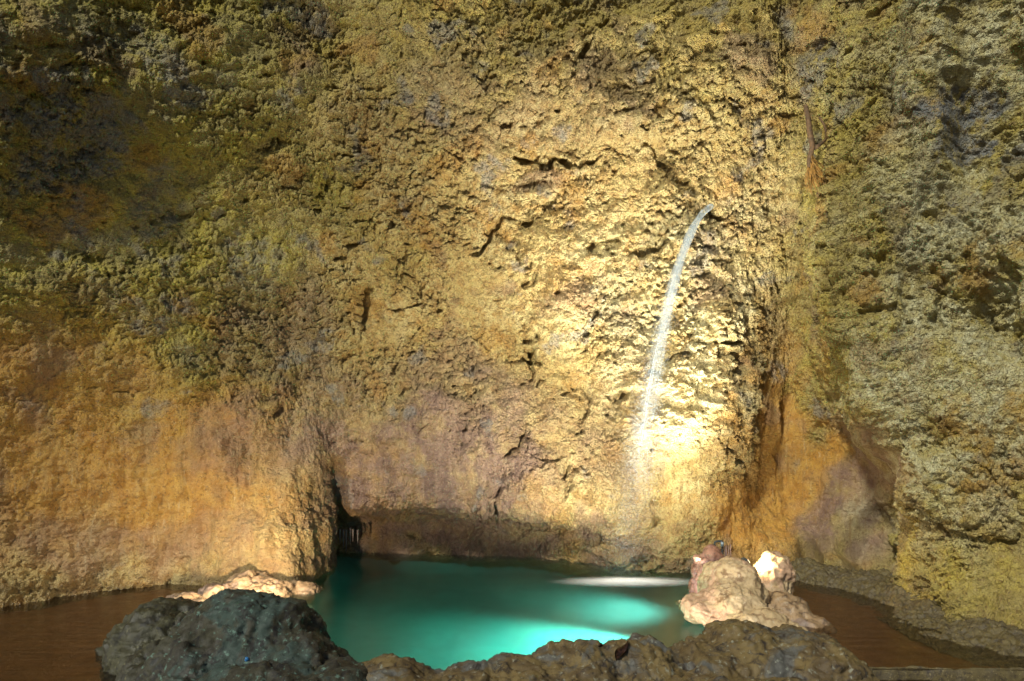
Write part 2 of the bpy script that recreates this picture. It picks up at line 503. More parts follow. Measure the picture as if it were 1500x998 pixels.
feats = [
 ([(756, 234), (790, 240), (830, 242), (880, 226)], 7, 0.16), ([(862, 70), (848, 100), (832, 130), (818, 160)], 8, 0.15),
 ([(533, 432), (538, 466)], 19, 0.22), ([(770, 478), (776, 498)], 11, 0.15), ([(745, 524), (778, 520), (776, 560)], 6, 0.15),
 ([(776, 515), (784, 520)], 12, 0.16), ([(870, 362), (905, 358), (945, 366), (975, 350)], 15, 0.14), ([(720, 436), (762, 422), (770, 350)], 8, 0.12),
 ([(700, 370), (735, 322), (790, 322)], 9, 0.12), ([(1045, 308), (1050, 325)], 10, 0.24), ([(1010, 280), (985, 250), (945, 200)], 14, 0.12),
 ([(1195, 170), (1200, 210)], 16, 0.18), ([(1170, 70), (1200, 60)], 30, 0.12), ([(960, 545), (1000, 520), (1040, 505), (1080, 500)], 10, 0.14),
 ([(1060, 530), (1090, 540)], 18, 0.12), ([(898, 600), (915, 575)], 11, 0.14), ([(850, 640), (855, 590), (848, 560)], 8, 0.11),
 ([(958, 720), (962, 760)], 9, 0.14), ([(1215, 395), (1207, 440), (1210, 480)], 8, 0.14), ([(1255, 460), (1310, 455), (1320, 480)], 9, 0.12),
 ([(1290, 380), (1280, 415)], 10, 0.12), ([(1435, 450), (1475, 490)], 8, 0.14), ([(1380, 420), (1375, 520)], 7, 0.11),
 ([(545, 330), (520, 360), (470, 410)], 8, 0.12), ([(770, 640), (740, 690), (725, 740)], 12, 0.12), ([(830, 650), (828, 720)], 9, 0.11),
 ([(600, 400), (640, 450)], 7, 0.11), ([(560, 455), (610, 450), (618, 440)], 5, 0.10), ([(230, 320), (300, 305), (320, 320)], 9, 0.08),
 ([(400, 560), (420, 640)], 12, 0.10), ([(880, 45), (900, 40)], 10, 0.12), ([(1370, 770), (1440, 800), (1490, 790)], 7, 0.10),
 ([(895, 780), (930, 800), (940, 830)], 7, 0.10), ([(1010, 640), (1060, 660), (1090, 700)], 8, 0.09)]
for pts, wd, dp in feats:
    seg_feature(pts, wd * 0.85, dp * 0.8)
# big swells and hollows of the back wall, ribs of the right wall, hollows at its foot standing in for cast rock shadows
for cx, cy, rx, ry, am in ((930, 110, 190, 80, 0.24), (780, 430, 230, 170, -0.16), (560, 250, 120, 160, 0.14), (1020, 560, 70, 90, 0.12), (650, 620, 120, 70, 0.12), (1283, 812, 34, 40, -0.45), (1188, 822, 22, 22, -0.28), (150, 300, 150, 110, -0.14), (330, 120, 120, 90, 0.14),
                           (1355, 120, 46, 190, 0.26), (1290, 260, 40, 90, 0.12), (1430, 190, 42, 80, -0.22), (1500, 170, 30, 90, -0.18), (1372, 290, 26, 40, -0.16),
                           (1320, 150, 22, 120, -0.12), (1440, 380, 60, 60, 0.14), (1420, 560, 70, 60, 0.16), (1300, 560, 50, 90, 0.14), (1480, 470, 30, 70, -0.16),
                           (1400, 700, 60, 70, 0.14), (1265, 630, 30, 50, 0.10), (1330, 420, 20, 50, -0.10), (1250, 300, 26, 60, -0.10)):
    h += am * blob(cx, cy, rx, ry, 0.45, (w1 * 0.45, w2 * 0.45)) * (0.7 + 0.3 * crust)
edge_fade = sstep(0.0, 2.6, U) * sstep(ncol - 1.0, ncol - 3.4, U)
h *= 0.35 + 0.65 * edge_fade
PD = P0 + Nn * h[:, None]

# minerals and painted shade (iron, smooth calcite, grey crust, olive crust), with uneven borders
orange = np.maximum.reduce([blob(1125, 660, 75, 190, 0.35, W) * 0.85, blob(250, 680, 150, 130, 0.6, W) * 0.85, blob(40, 640, 190, 180, 0.6, W) * 0.9,
                            blob(520, 755, 60, 30, 0.5, W) * 0.8, blob(1460, 660, 60, 110, 0.6, W) * 0.6, blob(620, 740, 60, 50, 0.6, W) * 0.6,
                            0.55 * sstep(0.25, 0.55, lo(fbm(PL, 1.7, 4, 130.0)))])
mauve = np.maximum.reduce([blob(1265, 730, 90, 120, 0.35, W), blob(640, 680, 240, 120, 0.5, W), blob(690, 795, 260, 38, 0.4, W),  # alcove side and low recess blobs put shade into the colour
                           blob(430, 560, 90, 140, 0.5, W) * 0.6, blob(330, 640, 60, 60, 0.5, W) * 0.7, blob(200, 790, 220, 60, 0.5, W) * 0.6,  # wall foot at the left takes the lamp's peach tint as colour
                           blob(770, 150, 180, 70, 0.6, W) * 0.3, 0.5 * sstep(0.3, 0.6, lo(fbm(PL, 1.3, 4, 140.0)))])
grey = np.maximum.reduce([blob(1430, 190, 110, 110, 0.5, W) * sstep(-0.1, 0.2, lo(fbm(PL, 2.5, 4, 150.0))), blob(130, 190, 200, 160, 0.6, W) * sstep(-0.05, 0.25, lo(fbm(PL, 1.8, 4, 151.0))) * 0.8,  # right wall patch is painted as pits shadowed under blue light
                          blob(1190, 90, 45, 60, 0.4, W) * 0.7, blob(1330, 200, 40, 210, 0.5, W) * 0.5, blob(250, 390, 160, 90, 0.6, W) * 0.6 * sstep(-0.1, 0.2, lo(fbm(PL, 2.2, 3, 155.0))),
                          0.6 * sstep(0.40, 0.62, lo(fbm(PL, 2.3, 5, 152.0))) * sstep(-0.1, 0.3, crust - 0.4)])
olive = np.maximum.reduce([sstep(680, 300, PX + w1 * 2.0) * sstep(760, 480, PY + w2), sstep(1090, 1230, PX + w1 * 0.7) * 0.75,
                           sstep(240, 20, PY + w2) * 0.6])
MIN = np.stack([orange, mauve, grey, np.clip(olive, 0, 1)], -1).clip(0, 1)

PDg = PD.reshape(RW, KW, 3)
MINg = MIN.reshape(RW, KW, 4)
pale = np.maximum.reduce([sstep(1200, 1330, PX + w1) * sstep(900, 640, PY + w2), blob(1350, 100, 60, 200, 0.4, W),  # column at right lightened in colour where grazing light falls
                          0.6 * blob(1000, 480, 140, 200, 0.6, W), blob(1355, 100, 50, 200, 0.4, (w1 * 0.4, w2 * 0.4)) * 1.3])  # back wall lamp's hot spot is lightened in the colour too
wet = np.maximum.reduce([blob(925, 640, 45, 200, 0.5, (w1 * 0.3, w2 * 0.3)), sstep(0.35, 0.05, Z + 0.15 * lo(fbm(PL, 2.0, 3, 170.0))), 0.7 * blob(1060, 380, 50, 60, 0.5, W)])
CRg = np.stack([pale, crust, wet], -1).clip(0, 1).reshape(RW, KW, 3)
c_a = int(np.searchsorted(ts, 9.0))
c_b = int(np.searchsorted(ts, 19.0))
for nm, a, b in (('cave_wall_left', 0, c_a), ('cave_wall_back', c_a, c_b), ('cave_wall_right', c_b, KW - 1)):
    me = grid_mesh(nm, PDg[:, a:b + 1])
    set_attr(me, 'mineral_shade', MINg[:, a:b + 1].reshape(-1, 4))
    set_attr(me, 'crust', CRg[:, a:b + 1].reshape(-1, 3))
    o = link_mesh(nm, me, M_wall)
    tag(o, kind='structure')
_dx = 750 + FPX * PD[:, 0] / np.maximum(PD[:, 1], 1); _dy = 600 - FPX * (PD[:, 2] - CAM_H) / np.maximum(PD[:, 1], 1)
def wall_depth(px, py, r=3):
    k = (np.abs(_dx - px) < r) & (np.abs(_dy - py) < r) & (PD[:, 1] > 3)
    return float(PD[k, 1].min()) if k.any() else 8.0
print('wall', RW, KW, round(time.time() - T0, 1))

# ------------------------------------------------------------------ floor, stream bed and pool basin
def heightfield(name, x0, x1, y0, y1, step, fz, mat):
    xs = np.arange(x0, x1 + step, step); ys = np.arange(y0, y1 + step, step)
    gx, gy = np.meshgrid(xs, ys)
    p = np.stack([gx, gy, np.zeros_like(gx)], -1)
    p[..., 2] = fz(p.reshape(-1, 3)).reshape(gx.shape)
    return link_mesh(name, grid_mesh(name, p), mat)

POOL = [(-2.35, 9.2), (-2.25, 8.3), (-2.55, 7.4), (-2.6, 6.6), (-2.2, 5.9), (-1.95, 5.2), (-1.2, 4.9), (-0.7, 4.5), (-0.2, 4.4), (0.3, 4.65), (0.9, 4.95),
        (1.4, 5.05), (1.8, 5.3), (2.0, 5.8), (2.0, 6.4), (2.05, 7.0), (2.15, 7.5), (2.2, 8.3), (1.5, 8.8), (0.5, 9.2)]
PP = np.array(POOL)
def pool_dist(p):
    """distance inside (+) or outside (-) the pool outline"""
    x, y = p[:, 0], p[:, 1]
    ins = np.zeros(len(p), bool); d = np.full(len(p), 1e9)
    for (ax, ay), (bx, by) in zip(PP, np.roll(PP, -1, 0)):
        vx, vy = bx - ax, by - ay
        t = np.clip(((x - ax) * vx + (y - ay) * vy) / (vx * vx + vy * vy), 0, 1)
        d = np.minimum(d, np.hypot(x - ax - t * vx, y - ay - t * vy))
        c = ((ay > y) != (by > y)) & (x < (bx - ax) * (y - ay) / (by - ay + 1e-12) + ax)
        ins ^= c
    return np.where(ins, d, -d)
def floor_z(p):
    d = pool_dist(p)
    z = -0.055 + 0.022 * fbm(p, 1.1, 4, 200.0) + 0.006 * fbm(p, 9, 3, 201.0)
    z = z - 0.09 * sstep(5.05, 4.95, p[:, 1] + 0.05 * perlin(p, 2, 203)) * (p[:, 0] > 2.0)
    return np.where(d > -0.12, np.minimum(z, -0.10 - 0.72 * sstep(-0.1, 0.5, d) + 0.05 * fbm(p, 1.4, 3, 202.0)), z)
fl_o = heightfield('stream_bed', -8.5, 8.5, -4.0, 9.6, 0.05, floor_z, M_bed)
tag(fl_o, kind='structure')
# pale lime mud lines the basin
m_lime = rock_material('pale_lime_mud', (0.31, 0.31, 0.27), (0.33, 0.33, 0.29), (0.30, 0.29, 0.26), (0.28, 0.27, 0.24), (0.34, 0.34, 0.31), 0.3, rough=0.8)
def basin_z(p):
    d = pool_dist(p)
    return -0.09 - 0.68 * sstep(-0.1, 0.5, d) + 0.03 * fbm(p, 0.8, 2, 202.0)
bo = heightfield('pool_bed', -2.8, 2.5, 4.2, 9.4, 0.05, basin_z, m_lime)
tag(bo, kind='structure')

def prism(name, outline, z0, z1, mat):
    bm = bmesh.new()
    t = [bm.verts.new((x, y, z1)) for x, y in outline]
    b = [bm.verts.new((x, y, z0)) for x, y in outline]
    bm.faces.new(t); bm.faces.new(b[::-1])
    n = len(t)
    for i in range(n):
        bm.faces.new((t[i], b[i], b[(i + 1) % n], t[(i + 1) % n]))
    bmesh.ops.recalc_face_normals(bm, faces=bm.faces)
    me = bpy.data.meshes.new(name)
    bm.to_mesh(me); bm.free()
    return link_mesh(name, me, mat, smooth=False)
tag(prism('pool_water', POOL, -1.4, 0.0, M_pool), kind='structure')

def sheet(name, outline, z, mat):
    bm = bmesh.new()
    bm.faces.new([bm.verts.new((x, y, z)) for x, y in outline])
    bmesh.ops.recalc_face_normals(bm, faces=bm.faces)
    me = bpy.data.meshes.new(name)
    bm.to_mesh(me); bm.free()
    o = link_mesh(name, me, mat, smooth=False)
    if me.polygons[0].normal.z < 0: me.flip_normals()
    return o
tag(sheet('stream_water_left', [(-8, -3.5), (-1.4, -3.5), (-1.7, 4.9), (-2.1, 5.3), (-2.35, 5.95), (-2.75, 6.6), (-2.7, 7.8), (-8, 7.8)], 0.004, M_stream), kind='structure')
tag(sheet('stream_water_right', [(2.2, 4.99), (7.5, 4.9), (7.5, 8.3), (2.35, 8.3), (2.3, 7.5), (2.2, 7.0), (2.15, 6.4), (2.15, 5.8), (1.95, 5.3)], 0.004, M_stream), kind='structure')
tag(sheet('stream_water_lower', [(1.2, -3.5), (7.5, -3.5), (7.5, 4.96), (2.2, 5.04), (1.6, 4.9)], -0.075, M_stream), kind='structure')

# ------------------------------------------------------------------ rocks
def rock_mesh(name, blobs, voxel=0.022, smooth_it=8, disp=None, cut_z=None):
    bm = bmesh.new()
    for b in blobs:
        c, r = b[0], b[1]
        rot = Matrix.Rotation(math.radians(b[2]), 4, 'Z') if len(b) > 2 else Matrix.Identity(4)
        if len(b) > 3: rot = rot @ Matrix.Rotation(math.radians(b[3]), 4, 'Y')
        bmesh.ops.create_icosphere(bm, subdivisions=4, radius=1.0,
                                   matrix=Matrix.Translation(c) @ rot @ Matrix.Diagonal((*r, 1)))
    me = bpy.data.meshes.new(name + '_src')
    bm.to_mesh(me); bm.free()
    o = bpy.data.objects.new(name + '_src', me)
    C.objects.link(o)
    rm = o.modifiers.new('r', 'REMESH'); rm.mode = 'VOXEL'; rm.voxel_size = voxel
    sm = o.modifiers.new('s', 'SMOOTH'); sm.factor = 0.5; sm.iterations = smooth_it
    dg = bpy.context.evaluated_depsgraph_get()
    res = bpy.data.meshes.new_from_object(o.evaluated_get(dg))
    bpy.data.objects.remove(o); bpy.data.meshes.remove(me)
    n = len(res.vertices)
    co = np.empty(n * 3, np.float32); res.vertices.foreach_get('co', co); co = co.reshape(-1, 3)
    no = np.empty(n * 3, np.float32); res.vertex_normals.foreach_get('vector', no); no = no.reshape(-1, 3)
    hh = disp(co)
    co = co + no * hh[:, None]
    res.vertices.foreach_set('co', co.reshape(-1).astype(np.float32))
    res.update()
    return res

def disp_rough(a=1.0, seed=0.0, folds=0.0, fdir=(1, 1, 1), knob=0.5):
    def f(p):
        q, _c = worley(p + 0.04 * np.stack([perlin(p, 5, seed), perlin(p, 5, seed + 1), perlin(p, 5, seed + 2)], -1), 6.0, seed)
        q2, c2 = worley(p, 17.0, seed + 2)
        hh = 0.10 * fbm(p, 1.8, 3, seed + 1) + 0.06 * (0.4 - turb(p, 3.0, 4, seed + 2, 0.6)) + knob * (0.045 * (_c - 0.5) - 0.04 * q + 0.02 * (c2 - 0.5) - 0.02 * q2) + 0.022 * fbm(p, 15, 3, seed + 3, 0.7)
        _, c0 = worley(p + 0.12 * np.stack([perlin(p, 3, seed + 7), perlin(p, 3, seed + 8), perlin(p, 3, seed + 9)], -1), 3.2, seed + 5)
        hh = hh + 0.07 * (c0 - 0.5) - 0.05 * sstep(0.35, 0.6, fbm(p, 4.2, 3, seed + 4)) - 0.035 * sstep(0.04, 0.0, np.abs(perlin(p, 2.6, seed + 11) + 0.12 * perlin(p, 9, seed + 12)))
        if folds: hh = hh + folds * (0.4 - turb(p * np.array(fdir), 6, 3, seed + 6))
        return a * hh
    return f

def rock(name, label, cat, blobs, mat, voxel=0.022, sm=8, a=0.8, seed=0.0, folds=0.0, fdir=(1, 1, 1), group=None):
    me = rock_mesh(name, blobs, voxel, sm, disp_rough(a, seed, folds, fdir))
    o = link_mesh(name, me, mat)
    c = np.mean([b[0] for b in blobs], axis=0)
    set_origin(o, (c[0], c[1], 0))
    return tag(o, label, cat, group)

rock('boulder', 'big dark boulder with painted teal light in the near left corner of the pool rim', 'boulder',
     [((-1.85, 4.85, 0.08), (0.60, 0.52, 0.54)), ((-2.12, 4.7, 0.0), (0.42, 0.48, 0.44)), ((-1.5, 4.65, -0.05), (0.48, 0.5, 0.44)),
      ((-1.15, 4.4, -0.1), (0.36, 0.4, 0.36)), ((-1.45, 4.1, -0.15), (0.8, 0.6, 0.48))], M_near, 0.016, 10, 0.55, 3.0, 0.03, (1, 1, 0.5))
rock('mossy_boulder', 'low dark olive boulder behind the big dark boulder, beside the left stream', 'boulder',
     [((-2.65, 5.35, 0.0), (0.52, 0.48, 0.40)), ((-3.0, 5.5, -0.05), (0.30, 0.34, 0.22)), ((-2.45, 4.95, -0.05), (0.34, 0.5, 0.30))],
     M_mossy, 0.018, 8, 0.7, 13.0)
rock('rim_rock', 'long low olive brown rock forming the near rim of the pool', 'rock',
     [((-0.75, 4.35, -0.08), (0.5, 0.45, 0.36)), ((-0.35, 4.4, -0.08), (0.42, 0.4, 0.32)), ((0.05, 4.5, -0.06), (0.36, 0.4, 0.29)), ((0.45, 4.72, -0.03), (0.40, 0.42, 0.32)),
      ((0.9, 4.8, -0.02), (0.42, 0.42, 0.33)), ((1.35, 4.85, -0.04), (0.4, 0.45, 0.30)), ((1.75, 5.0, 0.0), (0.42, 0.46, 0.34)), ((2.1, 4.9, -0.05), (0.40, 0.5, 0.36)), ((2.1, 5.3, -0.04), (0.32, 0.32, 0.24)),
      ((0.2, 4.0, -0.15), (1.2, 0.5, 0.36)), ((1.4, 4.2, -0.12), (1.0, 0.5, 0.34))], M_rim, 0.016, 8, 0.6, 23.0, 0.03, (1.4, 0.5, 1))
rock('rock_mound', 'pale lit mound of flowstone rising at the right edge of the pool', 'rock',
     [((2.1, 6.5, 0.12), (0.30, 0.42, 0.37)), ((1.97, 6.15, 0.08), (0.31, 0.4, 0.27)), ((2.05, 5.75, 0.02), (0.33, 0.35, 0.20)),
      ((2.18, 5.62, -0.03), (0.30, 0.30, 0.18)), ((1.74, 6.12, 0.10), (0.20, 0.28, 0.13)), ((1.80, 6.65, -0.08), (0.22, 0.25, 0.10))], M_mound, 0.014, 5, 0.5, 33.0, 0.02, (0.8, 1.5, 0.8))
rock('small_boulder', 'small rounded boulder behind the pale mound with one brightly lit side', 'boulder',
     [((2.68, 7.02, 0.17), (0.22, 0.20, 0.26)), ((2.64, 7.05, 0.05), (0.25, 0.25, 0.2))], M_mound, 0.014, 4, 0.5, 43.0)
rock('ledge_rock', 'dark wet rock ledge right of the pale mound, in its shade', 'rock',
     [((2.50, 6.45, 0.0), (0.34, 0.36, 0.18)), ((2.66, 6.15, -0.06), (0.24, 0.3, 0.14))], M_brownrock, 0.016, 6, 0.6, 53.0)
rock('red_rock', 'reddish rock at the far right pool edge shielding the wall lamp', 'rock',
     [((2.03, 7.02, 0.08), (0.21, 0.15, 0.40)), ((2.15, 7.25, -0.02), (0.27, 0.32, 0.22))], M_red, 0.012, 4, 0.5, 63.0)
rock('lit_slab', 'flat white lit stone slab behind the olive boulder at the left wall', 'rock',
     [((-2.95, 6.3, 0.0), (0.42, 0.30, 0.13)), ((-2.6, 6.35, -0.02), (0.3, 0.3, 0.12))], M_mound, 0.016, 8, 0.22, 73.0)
rock('toe_rock', 'small rounded stone at the foot of the left wall behind the lit slab', 'rock',
     [((-2.95, 6.85, 0.03), (0.22, 0.18, 0.15))], M_brownrock, 0.016, 3, 0.5, 83.0)
rock('toe_rock', 'low brown stones lying in the left stream beside the lit slab', 'rock',
     [((-3.35, 6.35, -0.02), (0.22, 0.16, 0.10)), ((-3.2, 6.6, 0.0), (0.24, 0.2, 0.14))], M_brownrock, 0.016, 3, 0.5, 93.0)
rock('toe_rock', 'lumpy golden stone joining the left wall to the pool edge', 'rock',
     [((-2.5, 7.0, 0.0), (0.3, 0.25, 0.17)), ((-2.2, 7.2, -0.03), (0.25, 0.22, 0.13)), ((-2.75, 7.15, 0.05), (0.25, 0.25, 0.16))], M_brownrock, 0.016, 5, 0.6, 97.0)

# gravel bank along the right wall
def bank_mesh():
    pts = [(3.1, 7.75, 0.30), (3.45, 7.35, 0.42), (3.75, 6.8, 0.50), (3.72, 6.2, 0.55), (3.72, 5.75, 0.55), (3.95, 5.3, 0.65), (4.6, 4.7, 0.8)]
    pts = np.array(pts)
    t = np.linspace(0, len(pts) - 1, 420)
    line = catmull(pts[:, None, :], t, 0)[:, 0]
    d = np.gradient(line[:, :2], axis=0); d /= np.linalg.norm(d, axis=1, keepdims=True)
    nr = np.stack([-d[:, 1], d[:, 0]], -1)           # towards the wall
    v = np.linspace(-1, 1, 110)
    P = np.zeros((len(v), len(t), 3))
    for i, q in enumerate(v):
        P[i, :, :2] = line[:, :2] + nr * (q * line[:, 2:3] * (0.9 if q > 0 else 0.62))
        P[i, :, 2] = -0.06 + 0.20 * sstep(-1, 0.9, q)
    f = P.reshape(-1, 3)
    e1, _ = worley(f, 22, 5.0)
    e2, _ = worley(f, 45, 6.0)
    f[:, 2] += 0.035 * (0.6 - e1) + 0.016 * (0.6 - e2) + 0.07 * fbm(f, 2.5, 3, 300.0) + 0.03 * turb(f, 9, 2, 310.0)
    return grid_mesh('gravel_bank', f.reshape(P.shape))
gb = link_mesh('gravel_bank', bank_mesh(), M_gravel)
tag(gb, kind='structure')

# natural lip where the right stream spills a hand's breadth down
def lip():
    xs = np.linspace(2.15, 6.5, 500)
    a = np.linspace(0, math.pi, 14)
    P = np.zeros((len(a), len(xs), 3))
    base = np.stack([xs, 5.02 - 0.03 * (xs - 2.2), np.zeros_like(xs)], -1)
    wob = 0.03 * perlin(base, 3, 401) + 0.012 * perlin(base, 11, 402)
    for i, q in enumerate(a):
        P[i, :, 0] = xs
        P[i, :, 1] = base[:, 1] + wob + 0.024 * math.cos(q)
        P[i, :, 2] = -0.06 + (0.072 + 0.25 * wob) * math.sin(q) - (0.06 if i == 0 or i == 13 else 0)
    f = P.reshape(-1, 3)
    f[:, 2] += 0.008 * fbm(f, 14, 3, 410.0)
    return grid_mesh('stone_lip', f.reshape(P.shape))
lp = link_mesh('stone_lip', lip(), M_gravel)
tag(lp, kind='structure')

print('structure', round(time.time() - T0, 1))

# ------------------------------------------------------------------ lamps
M_metal = plain_material('painted_lamp_metal', (0.05, 0.055, 0.06), 0.45, 0.3)
def lens_mat(name, col, s):
    m, nt, P = new_mat(name)
    P.inputs['Base Color'].default_value = (0.8, 0.8, 0.8, 1)
    P.inputs['Emission Color'].default_value = (*col, 1)
    P.inputs['Emission Strength'].default_value = s
    return m
def flood_lamp(loc, aim, power, col, cone, blend, label, radius=0.04, lens_s=25.0, size=0.06):
    loc, aim = Vector(loc), Vector(aim)
    root = empty('flood_lamp', loc)
    tag(root, label, 'lamp', 'cave lamps hidden among the rocks')
    d = (aim - loc).normalized()
    q = d.to_track_quat('Z', 'Y').to_matrix().to_4x4()
    def part(name, fn, mat):
        bm = bmesh.new(); fn(bm)
        bm.transform(Matrix.Translation(loc) @ q)
        me = bpy.data.meshes.new(name); bm.to_mesh(me); bm.free()
        return link_mesh(name, me, mat, root, smooth=False)
    def housing(bm):
        prof = [(0.25, -1.5), (0.7, -1.4), (0.85, -0.9), (1.0, -0.3), (1.06, -0.12), (1.0, -0.12), (0.92, -0.32)]
        rings = [[bm.verts.new((r * size * math.cos(k * math.pi / 10), r * size * math.sin(k * math.pi / 10), z * size)) for k in range(20)] for r, z in prof]
        for a, b in zip(rings[:-1], rings[1:]):
            for k in range(20): bm.faces.new((a[k], a[(k + 1) % 20], b[(k + 1) % 20], b[k]))
        bm.faces.new(rings[0][::-1])
    def lens(bm):
        rings = [[bm.verts.new((r * size * math.cos(k * math.pi / 10), r * size * math.sin(k * math.pi / 10), z * size)) for k in range(20)]
                 for r, z in ((0.92, -0.25), (0.86, 0.05), (0.68, 0.30), (0.40, 0.46), (0.12, 0.52))]
        for a, b in zip(rings[:-1], rings[1:]):
            for k in range(20): bm.faces.new((a[k], a[(k + 1) % 20], b[(k + 1) % 20], b[k]))
        bm.faces.new(rings[-1])
    def yoke(bm):
        for s in (-1, 1):
            bmesh.ops.create_cube(bm, size=1.0, matrix=Matrix.Translation((s * 1.14 * size, 0, -0.9 * size)) @ Matrix.Diagonal((0.1 * size, 0.35 * size, 1.6 * size, 1)))
        bmesh.ops.create_cube(bm, size=1.0, matrix=Matrix.Translation((0, 0, -1.72 * size)) @ Matrix.Diagonal((2.4 * size, 0.35 * size, 0.1 * size, 1)))
    part('housing', housing, M_metal)
    part('lens', lens, lens_mat('lamp_lens', col, lens_s))
    part('yoke', yoke, M_metal)
    ld = bpy.data.lights.new('lamp_light', 'SPOT')
    ld.energy = power; ld.color = col; ld.spot_size = math.radians(cone); ld.spot_blend = blend
    ld.shadow_soft_size = radius
    lo = bpy.data.objects.new('lamp_light', ld)
    C.objects.link(lo)
    lo.location = loc + d * (size * 0.6 + 0.015 + radius)
    lo.rotation_euler = (-d).to_track_quat('Z', 'Y').to_euler()
    lo.parent = root
    lo.matrix_parent_inverse = Matrix.Translation(-loc)
    return root

flood_lamp((1.80, 6.76, 0.05), (1.66, 7.34, 2.3), 2600, (1.0, 0.97, 0.88), 66, 1.0, 'white lamp behind the pale mound lighting the back wall', size=0.05, lens_s=55)
flood_lamp((2.34, 6.84, 0.36), (3.6, 7.6, 0.7), 60, (1.0, 0.72, 0.40), 150, 0.8, 'lamp between the pale mound and the small boulder', radius=0.02, lens_s=5)
flood_lamp((-2.35, 6.05, 0.16), (-3.0, 7.4, 0.9), 210, (1.0, 0.82, 0.58), 150, 0.9, 'lamp behind the big dark boulder lighting the left wall', lens_s=5)
flood_lamp((1.15, 5.37, 0.03), (0.75, 8.1, 2.6), 1550, (1.0, 0.93, 0.76), 96, 1.0, 'lamp behind the near rim aimed at the back wall', size=0.035, lens_s=5)
flood_lamp((1.02, 5.34, 0.03), (2.0, 6.05, 0.2), 58, (1.0, 0.88, 0.68), 110, 1.0, 'smaller lamp behind the near rim aimed at the pale mound', size=0.03, radius=0.05, lens_s=5)
flood_lamp((1.76, 6.12, -0.15), (0.35, 6.15, -0.8), 9500, (0.9, 1.0, 1.0), 62, 1.0, 'sunken lamp in the pool under the lip of the pale mound', radius=0.06, size=0.03, lens_s=5)
flood_lamp((1.98, 7.12, -0.16), (0.9, 7.3, -0.75), 700, (0.88, 1.0, 1.0), 84, 1.0, 'sunken lamp in the pool below the reddish rock', radius=0.15, lens_s=5)

# ------------------------------------------------------------------ water jet from the wall, and its foam
def tube(bm, pts, rads, n=8):
    rings = []
    for k, p in enumerate(pts):
        d = (pts[min(k + 1, len(pts) - 1)] - pts[max(k - 1, 0)]).normalized()
        a = d.orthogonal().normalized(); b = d.cross(a)
        rings.append([bm.verts.new(p + rads[k] * (a * math.cos(2 * math.pi * i / n) + b * math.sin(2 * math.pi * i / n))) for i in range(n)])
    for r0, r1 in zip(rings[:-1], rings[1:]):
        for i in range(n): bm.faces.new((r0[i], r0[(i + 1) % n], r1[(i + 1) % n], r1[i]))
    bm.faces.new(rings[0][::-1]); bm.faces.new(rings[-1])

def jet_material(name, fade, alpha=0.24):
    m, nt, P = new_mat(name)
    n = N(nt)
    nt.nodes.remove(P)
    out = nt.nodes['Material Output']
    d = n.node('ShaderNodeBsdfDiffuse'); d.inputs[0].default_value = (0.50, 0.57, 0.60, 1)
    tl = n.node('ShaderNodeBsdfTranslucent'); tl.inputs[0].default_value = (0.50, 0.57, 0.60, 1)
    gl = n.node('ShaderNodeBsdfGlossy'); gl.inputs['Roughness'].default_value = 0.25
    a = n.node('ShaderNodeMixShader'); a.inputs[0].default_value = 0.5
    n.link(d.outputs[0], a.inputs[1]); n.link(tl.outputs[0], a.inputs[2])
    g = n.node('ShaderNodeMixShader'); g.inputs[0].default_value = 0.08
    n.link(a.outputs[0], g.inputs[1]); n.link(gl.outputs[0], g.inputs[2])
    t = n.node('ShaderNodeBsdfTransparent')
    x = n.node('ShaderNodeMixShader')
    if fade:
        geo = n.node('ShaderNodeNewGeometry'); sp = n.node('ShaderNodeSeparateXYZ')
        n.link(geo.outputs['Position'], sp.inputs[0])
        ns = n.noise(n.coord((6, 6, 1.2)), 6, 4)
        n.link(n.math('MULTIPLY', n.ramp(sp.outputs[2], 2.5, 4.3, 0.0, 0.50), n.ramp(ns, 0.3, 0.6, 0.5, 1.0)), x.inputs[0])
    else:
        x.inputs[0].default_value = alpha
    n.link(t.outputs[0], x.inputs[1]); n.link(g.outputs[0], x.inputs[2])
    n.link(x.outputs[0], out.inputs[0])
    return m
J0 = at(1043, 302, wall_depth(1043, 302) + 0.02)
J1 = Vector((1.2, 7.52, 0.0))
def jet(t):
    return Vector((J0.x + (J1.x - J0.x) * t, J0.y + (J1.y - J0.y) * t, J0.z - (J0.z - J1.z) * (0.12 * t + 0.88 * t * t)))
jr = empty('water_jet', J1)
tag(jr, 'white water jet arching from a hole in the back wall into the pool', 'waterfall')
bm = bmesh.new()
T = [k / 70 for k in range(0, 62)]
tube(bm, [jet(t) for t in T], [0.030 + 0.06 * t + 0.006 * math.sin(31 * t) for t in T], 10)
me = bpy.data.meshes.new('stream_core'); bm.to_mesh(me); bm.free()
link_mesh('stream_core', me, jet_material('aerated_water', True), jr)
rs = np.random.RandomState(5)
bm = bmesh.new()
for k in range(26):
    off = Vector(rs.normal(size=3)); off.z *= 0.4
    t0 = rs.uniform(0.1, 0.5); t1 = t0 + rs.uniform(0.12, 0.35)
    tt = np.linspace(t0, min(t1, 0.97), 16)
    tube(bm, [jet(t) + off * (0.012 + 0.07 * t * t) for t in tt], [0.004 * math.sin(math.pi * (0.08 + 0.84 * i / 15)) + 0.001 for i in range(16)], 5)
me = bpy.data.meshes.new('water_strands'); bm.to_mesh(me); bm.free()
o = link_mesh('water_strands', me, jet_material('thin_water', False, 0.14), jr)
tag(o, kind='stuff')
ND = 30000
tt = rs.uniform(0.05, 1.0, ND) ** 0.62
base = np.array([jet(t) for t in np.linspace(0, 1, 400)])
cen = base[(tt * 399).astype(int)] + rs.normal(size=(ND, 3)) * (0.014 + 0.125 * tt ** 2.2)[:, None] * np.array([1, 1, 0.6])
cen = cen[cen[:, 2] > 0.01]
